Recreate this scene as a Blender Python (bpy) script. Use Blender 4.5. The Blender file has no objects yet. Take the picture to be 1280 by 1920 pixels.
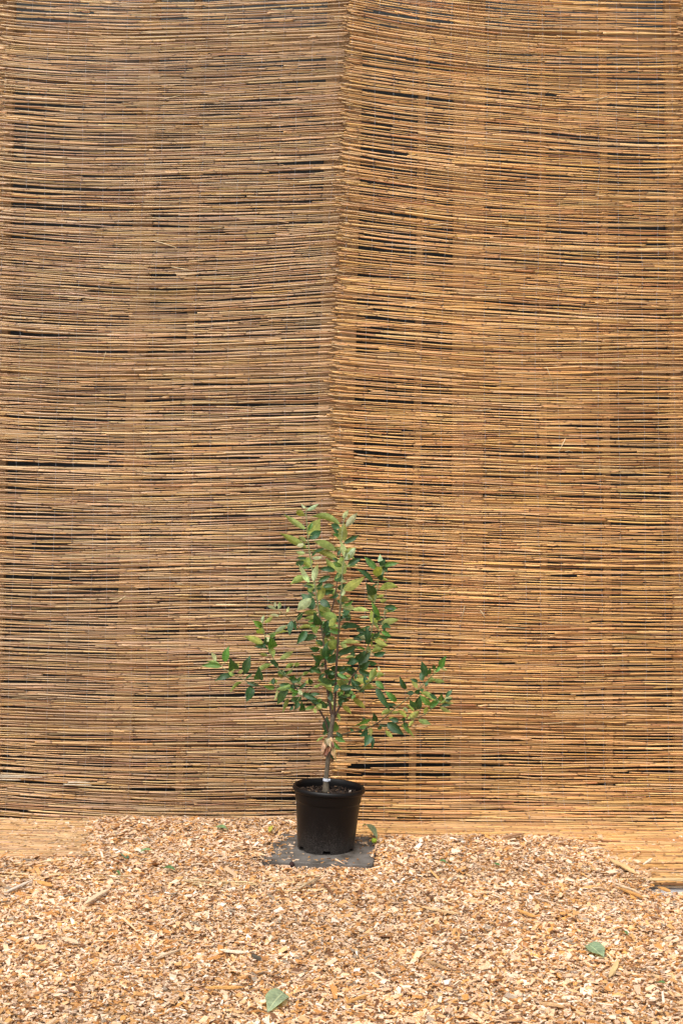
import bpy, math
import numpy as np

# ------------------------------------------------------------------ camera, world, sun, exposure
SC = bpy.context.scene
COL = SC.collection
F, CAM_H, HOR = 2666.667, 1.42, 900.0          # focal length in photo pixels, eye height, horizon row


def W(px, py, Y):
    """photo pixel + real distance -> point in the place"""
    return np.array([(px - 640.0) * Y / F, Y, CAM_H - (py - HOR) * Y / F])


def ground_y(py, z=0.03):
    return (CAM_H - z) * F / (py - HOR)


cam_d = bpy.data.cameras.new("camera")
cam = bpy.data.objects.new("camera", cam_d)
COL.objects.link(cam)
cam.location = (0, 0, CAM_H)
cam.rotation_euler = (math.pi / 2, 0, 0)
cam_d.sensor_fit = 'VERTICAL'
cam_d.sensor_height = 36.0
cam_d.lens = 50.0
cam_d.shift_y = -60.0 / 1920.0
cam_d.clip_end = 400
SC.camera = cam

SUN_EL, SUN_AZ = math.radians(57), math.radians(-158)   # high, behind the camera and a little to its left
wd = bpy.data.worlds.new("World")
SC.world = wd
wd.use_nodes = True
nt = wd.node_tree
nt.nodes.clear()
sky = nt.nodes.new('ShaderNodeTexSky')
sky.sky_type = 'NISHITA'
sky.sun_disc = False
sky.sun_elevation = SUN_EL
sky.sun_rotation = SUN_AZ
sky.dust_density = 6.0
sky.air_density = 1.0
hs = nt.nodes.new('ShaderNodeHueSaturation')
hs.inputs['Saturation'].default_value = 0.14     # overcast: nearly white sky
bg = nt.nodes.new('ShaderNodeBackground')
bg.inputs['Strength'].default_value = 0.15
wo = nt.nodes.new('ShaderNodeOutputWorld')
nt.links.new(sky.outputs[0], hs.inputs['Color'])
nt.links.new(hs.outputs[0], bg.inputs[0])
nt.links.new(bg.outputs[0], wo.inputs[0])

sl = bpy.data.lights.new("sun", 'SUN')
sl.energy = 1.3
sl.angle = math.radians(50)
sl.color = (1.0, 0.95, 0.87)
sun = bpy.data.objects.new("sun", sl)
COL.objects.link(sun)
# direction to the sun
sd = np.array([math.sin(SUN_AZ) * math.cos(SUN_EL), math.cos(SUN_AZ) * math.cos(SUN_EL), math.sin(SUN_EL)])
sun.location = tuple(sd * 30)
from mathutils import Vector
sun.rotation_euler = Vector(tuple(-sd)).to_track_quat('-Z', 'Y').to_euler()

SC.view_settings.view_transform = 'Standard'
SC.view_settings.look = 'None'
SC.view_settings.gamma = 1.0
SC.view_settings.exposure = 0.52
SC.cycles.max_bounces = 8
SC.cycles.use_denoising = True

rng = np.random.default_rng(11)


# ------------------------------------------------------------------ helpers
def vnoise(x, y, seed=0):
    """smooth 2D value noise, about -1..1"""
    x = np.asarray(x, float); y = np.asarray(y, float)
    xi = np.floor(x).astype(np.int64); yi = np.floor(y).astype(np.int64)
    fx = x - xi; fy = y - yi
    fx = fx * fx * (3 - 2 * fx); fy = fy * fy * (3 - 2 * fy)

    def h(a, b):
        n = (a * 374761393 + b * 668265263 + seed * 1442695041) & 0x7fffffff
        n = ((n ^ (n >> 13)) * 1274126177) & 0x7fffffff
        n = (n ^ (n >> 16)) & 0xffff
        return n / 32767.5 - 1.0
    return ((h(xi, yi) * (1 - fx) + h(xi + 1, yi) * fx) * (1 - fy)
            + (h(xi, yi + 1) * (1 - fx) + h(xi + 1, yi + 1) * fx) * fy)


def mesh_from(name, V, Q, cols=None, smooth=True, extra=None):
    """V (n,3), Q (m,4) quads -> mesh; cols (n,3) point colours"""
    V = np.asarray(V, np.float32); Q = np.asarray(Q, np.int32)
    me = bpy.data.meshes.new(name)
    me.vertices.add(len(V))
    me.vertices.foreach_set('co', V.ravel())
    k = Q.shape[1]
    me.loops.add(Q.size)
    me.loops.foreach_set('vertex_index', Q.ravel())
    me.polygons.add(len(Q))
    me.polygons.foreach_set('loop_start', np.arange(0, Q.size, k, dtype=np.int32))
    try:
        me.polygons.foreach_set('loop_total', np.full(len(Q), k, np.int32))
    except Exception:
        pass
    me.polygons.foreach_set('use_smooth', np.full(len(Q), bool(smooth)))
    for nm, arr in ([('Col', cols)] if cols is not None else []) + list((extra or {}).items()):
        a = me.attributes.new(nm, 'FLOAT_COLOR', 'POINT')
        c = np.ones((len(V), 4), np.float32)
        c[:, :arr.shape[1]] = arr
        a.data.foreach_set('color', c.ravel())
    me.update()
    me.validate()
    return me


def obj(name, me, mat, parent=None, loc=None):
    o = bpy.data.objects.new(name, me)
    COL.objects.link(o)
    if mat is not None and len(me.materials) == 0:
        me.materials.append(mat)
    if parent is not None:
        o.parent = parent
    if loc is not None:
        o.location = tuple(loc)
    return o


def tag(o, label, cat=None, group=None, kind=None):
    if label: o['label'] = label
    if cat: o['category'] = cat
    if group: o['group'] = group
    if kind: o['kind'] = kind
    return o


def empty(name, loc):
    o = bpy.data.objects.new(name, None)
    COL.objects.link(o)
    o.location = tuple(loc)
    o.empty_display_size = 0.1
    return o


def tube(P, R, sides=6, cap=True):
    """tube round a polyline; closed ends by tiny rings. returns V, Q, ring index per vertex"""
    P = np.asarray(P, float); R = np.asarray(R, float)
    if cap:
        d0 = P[1] - P[0]; d0 /= np.linalg.norm(d0) + 1e-12
        d1 = P[-1] - P[-2]; d1 /= np.linalg.norm(d1) + 1e-12
        P = np.vstack([P[0] + d0 * R[0] * .05, P, P[-1] - d1 * R[-1] * .05])
        R = np.concatenate([[R[0] * .05], R, [R[-1] * .05]])
    T = np.gradient(P, axis=0)
    if cap:
        T[0] = T[1] = P[2] - P[1]; T[-1] = T[-2] = P[-2] - P[-3]
    T /= np.linalg.norm(T, axis=1)[:, None] + 1e-12
    ref = np.array([0, 0, 1.0]) if abs(T[:, 2]).mean() < .75 else np.array([0, 1.0, 0])
    A = np.cross(T, ref); A /= np.linalg.norm(A, axis=1)[:, None] + 1e-12
    B = np.cross(A, T)
    th = np.arange(sides) * 2 * np.pi / sides + np.pi / sides
    V = (P[:, None, :] + R[:, None, None] * (np.cos(th)[None, :, None] * A[:, None, :]
                                            + np.sin(th)[None, :, None] * B[:, None, :]))
    n = len(P)
    i = np.arange(n - 1)[:, None] * sides
    j = np.arange(sides)[None, :]
    j2 = (j + 1) % sides
    Q = np.stack([i + j, i + sides + j, i + sides + j2, i + j2], -1).reshape(-1, 4)
    return V.reshape(-1, 3), Q, np.repeat(np.arange(n), sides)


def join(parts):
    """parts: list of (V, Q, cols) -> one"""
    Vs, Qs, Cs, k = [], [], [], 0
    for p in parts:
        Vs.append(p[0]); Qs.append(p[1] + k); k += len(p[0])
        if len(p) > 2 and p[2] is not None: Cs.append(p[2])
    return np.vstack(Vs), np.vstack(Qs), (np.vstack(Cs) if Cs else None)


def box(c, s, jit=0.0):
    c = np.asarray(c, float); s = np.asarray(s, float) / 2
    V = np.array([[x, y, z] for x in (-1, 1) for y in (-1, 1) for z in (-1, 1)], float)
    V = V * s + c
    if jit: V += rng.uniform(-jit, jit, V.shape)
    Q = np.array([[0, 1, 3, 2], [4, 6, 7, 5], [0, 4, 5, 1], [2, 3, 7, 6], [0, 2, 6, 4], [1, 5, 7, 3]])
    return V, Q


# ------------------------------------------------------------------ materials
def new_mat(name):
    m = bpy.data.materials.new(name)
    m.use_nodes = True
    return m, m.node_tree, m.node_tree.nodes['Principled BSDF']


def N(t, typ, **kw):
    n = t.nodes.new(typ)
    for k, v in kw.items():
        setattr(n, k, v)
    return n


def noise(t, scale, detail=3, vec=None, rough=.55):
    n = N(t, 'ShaderNodeTexNoise')
    n.inputs['Scale'].default_value = scale
    n.inputs['Detail'].default_value = detail
    n.inputs['Roughness'].default_value = rough
    if vec is not None: t.links.new(vec, n.inputs['Vector'])
    return n


def ramp(t, fac, stops):
    r = N(t, 'ShaderNodeValToRGB')
    e = r.color_ramp.elements
    while len(e) < len(stops): e.new(.5)
    for k, (p, c) in enumerate(stops):
        e[k].position = p
        e[k].color = (c[0], c[1], c[2], 1) if not np.isscalar(c) else (c, c, c, 1)
    t.links.new(fac, r.inputs[0])
    return r


def mul(t, a, b, fac=1.0, mode='MULTIPLY'):
    m = N(t, 'ShaderNodeMix', data_type='RGBA', blend_type=mode)
    m.inputs[0].default_value = fac
    for v, i in ((a, 6), (b, 7)):
        if isinstance(v, (tuple, list)): m.inputs[i].default_value = (*v, 1)
        else: t.links.new(v, m.inputs[i])
    return m.outputs[2]


def bump(t, b, h, strength, dist):
    n = N(t, 'ShaderNodeBump')
    n.inputs['Strength'].default_value = strength
    n.inputs['Distance'].default_value = dist
    t.links.new(h, n.inputs['Height'])
    t.links.new(n.outputs[0], b.inputs['Normal'])


def attr(t, name):
    return N(t, 'ShaderNodeAttribute', attribute_name=name).outputs['Color']


def pos_scaled(t, sc):
    g = N(t, 'ShaderNodeNewGeometry')
    m = N(t, 'ShaderNodeMapping')
    m.inputs['Scale'].default_value = sc
    t.links.new(g.outputs['Position'], m.inputs['Vector'])
    return m.outputs[0]


def mat_attr(name, rough, spec=.5, nscale=(30, 400, 400), lo=.72, hi=1.15, bmp=.25, bd=.0006):
    """object's own colour from the Col attribute, with fine grain"""
    m, t, b = new_mat(name)
    n = noise(t, 1.0, 3, pos_scaled(t, nscale))
    r = ramp(t, n.outputs['Fac'], [(.25, lo), (.75, hi)])
    t.links.new(mul(t, attr(t, 'Col'), r.outputs[0]), b.inputs['Base Color'])
    b.inputs['Roughness'].default_value = rough
    b.inputs['Specular IOR Level'].default_value = spec
    if bmp: bump(t, b, n.outputs['Fac'], bmp, bd)
    return m


M_REED = mat_attr('reed', .42, .5, (18, 420, 420), .74, 1.2, .2, .0005)
M_CHIP = mat_attr('wood_chip', .75, .25, (260, 260, 260), .74, 1.16, .4, .0008)
M_BARK = mat_attr('bark', .75, .3, (160, 160, 60), .6, 1.3, .6, .001)

m, t, b = new_mat('timber'); M_TIMBER = m
n1 = noise(t, 1.0, 4, pos_scaled(t, (60, 60, 2.5)))
n2 = noise(t, 1.0, 2, pos_scaled(t, (3, 3, 1.2)))
c = ramp(t, n1.outputs['Fac'], [(.25, (.32, .19, .085)), (.75, (.52, .34, .17))])
c2 = ramp(t, n2.outputs['Fac'], [(.35, (.8, .68, .6)), (.65, (1.05, 1.0, 1.0))])
t.links.new(mul(t, c.outputs[0], c2.outputs[0]), b.inputs['Base Color'])
b.inputs['Roughness'].default_value = .7

m, t, b = new_mat('dark_sheet'); M_DARK = m
n1 = noise(t, 3.0, 3)
c = ramp(t, n1.outputs['Fac'], [(.3, (.012, .014, .014)), (.7, (.03, .034, .034))])
t.links.new(c.outputs[0], b.inputs['Base Color'])
b.inputs['Roughness'].default_value = .6

m, t, b = new_mat('wire'); M_WIRE = m
b.inputs['Base Color'].default_value = (.55, .56, .6, 1)
b.inputs['Metallic'].default_value = .5
b.inputs['Roughness'].default_value = .4

m, t, b = new_mat('concrete_ground'); M_CONC = m
n1 = noise(t, 1.0, 5, pos_scaled(t, (25, 25, 25)))
n2 = noise(t, 1.0, 2, pos_scaled(t, (300, 300, 300)))
c = ramp(t, n1.outputs['Fac'], [(.3, (.26, .25, .25)), (.7, (.46, .45, .45))])
c2 = ramp(t, n2.outputs['Fac'], [(.3, .7), (.7, 1.2)])
t.links.new(mul(t, c.outputs[0], c2.outputs[0]), b.inputs['Base Color'])
b.inputs['Roughness'].default_value = .85
bump(t, b, n2.outputs['Fac'], .5, .002)

m, t, b = new_mat('mulch_fines'); M_FINES = m
n1 = noise(t, 1.0, 4, pos_scaled(t, (150, 150, 150)))
c = ramp(t, n1.outputs['Fac'], [(.3, (.2, .11, .05)), (.5, (.4, .25, .13)), (.72, (.58, .4, .24))])
t.links.new(c.outputs[0], b.inputs['Base Color'])
b.inputs['Roughness'].default_value = .9
bump(t, b, n1.outputs['Fac'], .8, .004)

m, t, b = new_mat('paver_concrete'); M_PAVER = m
n1 = noise(t, 1.0, 5, pos_scaled(t, (14, 14, 14)))
n2 = noise(t, 1.0, 2, pos_scaled(t, (420, 420, 420)))
c = ramp(t, n1.outputs['Fac'], [(.36, (.038, .029, .021)), (.5, (.10, .087, .075)), (.75, (.165, .148, .133))])
c2 = ramp(t, n2.outputs['Fac'], [(.3, .7), (.7, 1.25)])
t.links.new(mul(t, c.outputs[0], c2.outputs[0]), b.inputs['Base Color'])
b.inputs['Roughness'].default_value = .85
bump(t, b, n2.outputs['Fac'], .4, .001)

m, t, b = new_mat('black_plastic'); M_POT = m
tc = N(t, 'ShaderNodeTexCoord')
sep = N(t, 'ShaderNodeSeparateXYZ'); t.links.new(tc.outputs['Object'], sep.inputs[0])
hgt = N(t, 'ShaderNodeMapRange'); t.links.new(sep.outputs['Z'], hgt.inputs[0])
hgt.inputs[1].default_value = 0.0; hgt.inputs[2].default_value = .17
hgt.inputs[3].default_value = .44; hgt.inputs[4].default_value = .70
n1 = noise(t, 420, 2, tc.outputs['Object'], .7)
n3 = noise(t, 14, 3, tc.outputs['Object'])
ad = N(t, 'ShaderNodeMath', operation='MULTIPLY_ADD'); t.links.new(n3.outputs['Fac'], ad.inputs[0])
ad.inputs[1].default_value = .18; t.links.new(n1.outputs['Fac'], ad.inputs[2])
sb = N(t, 'ShaderNodeMath', operation='SUBTRACT'); t.links.new(ad.outputs[0], sb.inputs[0]); t.links.new(hgt.outputs[0], sb.inputs[1])
dr = ramp(t, sb.outputs[0], [(.09, 0.0), (.2, .75)])
mx = N(t, 'ShaderNodeMix', data_type='RGBA')
t.links.new(dr.outputs[0], mx.inputs[0])
mx.inputs[6].default_value = (.0042, .0033, .0033, 1); mx.inputs[7].default_value = (.075, .066, .06, 1)
t.links.new(mx.outputs[2], b.inputs['Base Color'])
b.inputs['Roughness'].default_value = .38
b.inputs['Specular IOR Level'].default_value = .2
bump(t, b, n1.outputs['Fac'], .15, .0005)

m, t, b = new_mat('soil'); M_SOIL = m
n1 = noise(t, 1.0, 4, pos_scaled(t, (130, 130, 130)))
c = ramp(t, n1.outputs['Fac'], [(.35, (.008, .005, .004)), (.62, (.035, .02, .014)), (.8, (.14, .085, .05))])
t.links.new(c.outputs[0], b.inputs['Base Color'])
b.inputs['Roughness'].default_value = .9
bump(t, b, n1.outputs['Fac'], 1.0, .004)

m, t, b = new_mat('white_label'); M_WHITE = m
b.inputs['Base Color'].default_value = (.5, .52, .58, 1)
b.inputs['Roughness'].default_value = .5

m, t, b = new_mat('green_plastic'); M_GREENP = m
b.inputs['Base Color'].default_value = (.01, .16, .1, 1)
b.inputs['Roughness'].default_value = .4

# leaf: glossy dark upper side, pale felted under side
m, t, b = new_mat('leaf'); M_LEAF = m
geo = N(t, 'ShaderNodeNewGeometry')
luv = N(t, 'ShaderNodeSeparateColor')
t.links.new(attr(t, 'Luv'), luv.inputs[0])
# veins: midrib + slanting side veins
ab = N(t, 'ShaderNodeMath', operation='ABSOLUTE')
sv = N(t, 'ShaderNodeMath', operation='MULTIPLY_ADD'); t.links.new(luv.outputs[0], sv.inputs[0]); sv.inputs[1].default_value = 2; sv.inputs[2].default_value = -1
t.links.new(sv.outputs[0], ab.inputs[0])
mid = ramp(t, ab.outputs[0], [(.03, 1.0), (.09, 0.0)])
sl_ = N(t, 'ShaderNodeMath', operation='MULTIPLY_ADD'); t.links.new(ab.outputs[0], sl_.inputs[0]); sl_.inputs[1].default_value = -.22; t.links.new(luv.outputs[1], sl_.inputs[2])
wv = N(t, 'ShaderNodeMath', operation='MULTIPLY'); t.links.new(sl_.outputs[0], wv.inputs[0]); wv.inputs[1].default_value = 44
sn = N(t, 'ShaderNodeMath', operation='SINE'); t.links.new(wv.outputs[0], sn.inputs[0])
vr = ramp(t, sn.outputs[0], [(.86, 0.0), (.98, .45)])
vein = N(t, 'ShaderNodeMath', operation='MAXIMUM'); t.links.new(mid.outputs[0], vein.inputs[0]); t.links.new(vr.outputs[0], vein.inputs[1])
nz = noise(t, 1.0, 3, pos_scaled(t, (70, 70, 70)))
nr = ramp(t, nz.outputs['Fac'], [(.3, .75), (.7, 1.2)])
topc = mul(t, attr(t, 'Col'), nr.outputs[0])
undc = mul(t, attr(t, 'Under'), nr.outputs[0])
topv = N(t, 'ShaderNodeMix', data_type='RGBA'); t.links.new(vein.outputs[0], topv.inputs[0]); t.links.new(topc, topv.inputs[6])
t.links.new(mul(t, topc, (1.9, 1.7, 1.6)), topv.inputs[7])
undv = N(t, 'ShaderNodeMix', data_type='RGBA'); t.links.new(vein.outputs[0], undv.inputs[0]); t.links.new(undc, undv.inputs[6])
t.links.new(mul(t, undc, (1.35, 1.3, 1.4)), undv.inputs[7])
sd_ = N(t, 'ShaderNodeMix', data_type='RGBA')
t.links.new(geo.outputs['Backfacing'], sd_.inputs[0])
t.links.new(topv.outputs[2], sd_.inputs[6]); t.links.new(undv.outputs[2], sd_.inputs[7])
t.links.new(sd_.outputs[2], b.inputs['Base Color'])
rr = N(t, 'ShaderNodeMapRange'); t.links.new(geo.outputs['Backfacing'], rr.inputs[0])
rr.inputs[3].default_value = .46; rr.inputs[4].default_value = .8
t.links.new(rr.outputs[0], b.inputs['Roughness'])
bump(t, b, vein.outputs[0], .35, .0008)
tr = N(t, 'ShaderNodeBsdfTranslucent')
t.links.new(mul(t, sd_.outputs[2], (1.5, 1.6, .5)), tr.inputs['Color'])
ms = N(t, 'ShaderNodeMixShader'); ms.inputs[0].default_value = .28
t.links.new(b.outputs[0], ms.inputs[1]); t.links.new(tr.outputs[0], ms.inputs[2])
t.links.new(ms.outputs[0], t.nodes['Material Output'].inputs['Surface'])

# ------------------------------------------------------------------ ground
YW = 5.95                                       # the plane of the reed screen
gx = np.linspace(-60, 60, 25); gy = np.linspace(-40, 60, 21)
GX, GY = np.meshgrid(gx, gy)
gi = np.arange(24)[None, :] + np.arange(20)[:, None] * 25
Q = np.stack([gi, gi + 1, gi + 26, gi + 25], -1).reshape(-1, 4)
tag(obj('ground', mesh_from('ground', np.stack([GX, GY, 0 * GX - .012], -1).reshape(-1, 3), Q), M_CONC), 'grey concrete ground showing at the edge of the chips', kind='structure')

# dark sheet behind the screen
V, Q = box((0, YW + .42, 2.1), (7.0, .04, 4.2))
tag(obj('wall', mesh_from('wall', V, Q, smooth=False), M_DARK), 'dark wall seen through the gaps of the reed screen', kind='structure')


# added dark strip: painted shade behind and under the foot of the mats
m, t, b = new_mat('painted_shade'); M_SHADE = m
n1 = noise(t, 1.0, 4, pos_scaled(t, (40, 40, 40)))
c = ramp(t, n1.outputs['Fac'], [(.3, (.018, .012, .008)), (.7, (.05, .034, .022))])
t.links.new(c.outputs[0], b.inputs['Base Color'])
b.inputs['Roughness'].default_value = .95
V, Q = box((0, 5.92, -.011), (6.9, .94, .010))
tag(obj('shade_strip', mesh_from('shade_strip', V, Q, smooth=False), M_SHADE), 'added dark strip painting the shade under the foot of the reed mats', kind='structure')


# ------------------------------------------------------------------ timber frame behind the mats
frame = empty('timber_frame', (0, YW + .06, 0))
tag(frame, 'timber posts and rails glimpsed through gaps behind the reed mats', 'frame')


def edge_x(px, py): return W(px, py, YW + .05)[0]


def post(top_px, bot_px, wpx, depth=.04):
    """post between photo rows 0 and 1540, given as its centre column at both"""
    w = wpx * (YW + .05) / F
    p0 = W(top_px, 0, YW + .05); p1 = W(bot_px, 1500, YW + .05)
    d = (p0 - p1) / (p0[2] - p1[2])
    zt, zb = 3.98, 0.0
    a = p1 + d * (zt - p1[2]); c_ = p1 + d * (zb - p1[2])
    V = []
    for P in (c_, a):
        for sx, sy in ((-1, 0), (1, 0), (1, 1), (-1, 1)):
            V.append([P[0] + sx * w / 2, -.02 + sy * depth, P[2]])
    Q = np.array([[0, 1, 5, 4], [1, 2, 6, 5], [2, 3, 7, 6], [3, 0, 4, 7], [3, 2, 1, 0], [4, 5, 6, 7]])
    o = obj('post', mesh_from('post', np.array(V), Q, smooth=False), M_TIMBER, frame)
    md = o.modifiers.new('b', 'BEVEL'); md.width = .003; md.segments = 1
    return o


for a_, b_, w_ in ((648, 614, 68), (793, 772, 13), (880, 873, 58), (1014, 1021, 12), (1128, 1142, 13), (1272, 1292, 56),
                   (372, 336, 14), (284, 226, 36), (2, -26, 54),
                   (1420, 1440, 13), (1560, 1580, 56), (-160, -190, 13), (-320, -350, 56)):
    post(a_, b_, w_)
for py_ in (680, 60, 1360):
    z_ = W(0, py_, YW)[2]
    V, Q = box((0, .058, z_), (5.6, .03, .10))
    o = obj('rail', mesh_from('rail', V, Q, smooth=False), M_TIMBER, frame)

# ------------------------------------------------------------------ reed mats
ZT = 3.95


class Mat:
    pass


def make_profile(xa, xb, Ra, Rb):
    def prof(x, s):
        x = np.asarray(x, float); s = np.asarray(s, float)
        u = np.clip((x - xa) / (xb - xa), 0, 1)
        R = Ra + (Rb - Ra) * u
        L1 = ZT - R
        L2 = L1 + R * np.pi / 2
        a = np.clip((s - L1) / R, 0, np.pi / 2)
        y = YW - R + R * np.cos(a) - np.maximum(0, s - L2)
        z = np.where(s < L1, ZT - s, R - R * np.sin(a))
        ny = -np.cos(a); nz_ = np.sin(a)
        # the hung sheet is not flat
        bulge = .012 * vnoise(x * 1.1 + 3, s * 1.3, 5) + .006 * vnoise(x * 3.1, s * 2.9, 6)
        bulge = bulge * np.clip((L1 - s) / .5, .25, 1)
        return np.stack([x, y + ny * (bulge + .014), z + nz_ * (np.abs(bulge) * .6)], -1), np.stack([0 * x, ny, nz_], -1)
    return prof


PAL_L = np.array([[.49, .33, .17], [.44, .31, .18], [.50, .31, .125], [.36, .22, .11], [.60, .46, .29], [.47, .34, .21], [.40, .23, .10]])
PAL_L = PAL_L * np.array([.985, .875, .745])
PW_L = np.array([.27, .2, .16, .1, .09, .13, .05])
PAL_R = np.array([[.55, .35, .155], [.58, .37, .16], [.50, .29, .115], [.42, .24, .10], [.66, .49, .29], [.52, .36, .20], [.44, .22, .08]])
PAL_R = PAL_R * np.array([1.07, .935, .735])
PW_R = np.array([.3, .24, .17, .09, .07, .08, .05])


def reed_geo(mt, x0, x1, s_of_x, r, col, depth, sides=6, coarse=False, kink=.0012, droop=0.0, pal=None, pw=None):
    """one reed from x0 to x1 along s_of_x, lying 'depth' off the mat's surface"""
    inter = rng.uniform(.12, .26)
    flip = rng.random() < .5
    ln = x1 - x0
    nodes = x0 + rng.uniform(.02, inter) + np.cumsum(np.concatenate([[0], inter * rng.uniform(.8, 1.2, 14)]))
    nodes = nodes[nodes < x1 - .03]
    bounds = [x0 + .006] + list(nodes) + [x1 - .006]
    kk = rng.normal(0, kink, len(bounds) + 1)
    # x, colour, radius factor, sideways kink
    c = col
    pts = [(x0, col * (.45 if rng.random() < .7 else 1.15), 1.0, kk[0])]
    for k in range(len(bounds) - 1):
        a_, b_ = bounds[k], bounds[k + 1]
        c = col if pal is None else col * .4 + pal[rng.choice(len(pal), p=pw)] * .6
        c = c * rng.uniform(.78, 1.19) * np.array([1, rng.uniform(.94, 1.05), rng.uniform(.82, 1.15)])
        if rng.random() < .12: c = c * np.array([.72, .60, .52])
        g_ = rng.uniform(.9, 1.08)
        ka, kb = kk[k], kk[k + 1]
        if k > 0:
            pts.append((a_ + .0025, c * np.array([.38, .32, .28]), 1.10, ka))
            pts.append((a_ + .0058, c * np.array([.44, .38, .33]), 1.08, ka))
        pts.append((a_ + .009, c * 1.05, g_, ka))
        m_ = 1 if coarse else max(1, int((b_ - a_) / .10))
        bw = rng.normal(0, kink * .7)
        for q in range(1, m_ + 1):
            w_ = q / (m_ + 1)
            pts.append((a_ + .009 + (b_ - a_ - .013) * w_, c * rng.uniform(.95, 1.05), g_, ka + (kb - ka) * w_ + bw * 4 * w_ * (1 - w_)))
        pts.append((b_ - .004, c * np.array([.9, .82, .76]), g_, kb))
    pts.append((x1, col * (.42 if rng.random() < .6 else 1.1), 1.0, kk[len(bounds) - 1]))
    pts = sorted(pts, key=lambda p: p[0])
    xs = np.array([p[0] for p in pts]); cs = np.array([p[1] for p in pts]); rs = np.array([p[2] for p in pts]); ks_ = np.array([p[3] for p in pts])
    tt = (xs - x0) / max(ln, 1e-6)
    taper = 1.12 - .34 * (tt if not flip else 1 - tt)
    R = r * rs * taper
    P, nn = mt.prof(xs, s_of_x(xs) + ks_)
    P = P + nn * (depth + r)[..., None] if np.ndim(depth) else P + nn * (depth + r)
    P = P + nn * (droop * np.maximum(0, np.abs(tt - .5) * 2 - .85) / .15 * rng.uniform(-.2, 1))[:, None]
    V, Qd, ring = tube(P, R, sides)
    cc = np.vstack([cs[:1] * .8, cs, cs[-1:] * .8])
    wx_ = np.clip(1 + .13 * vnoise(V[:, 0] * 1.6 + 9, V[:, 2] * 1.3, 61) + .07 * vnoise(V[:, 0] * 5, V[:, 2] * 4, 62), .7, 1.3)
    return V, Qd, np.clip(cc[ring] * wx_[:, None], 0.01, .95)


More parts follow.
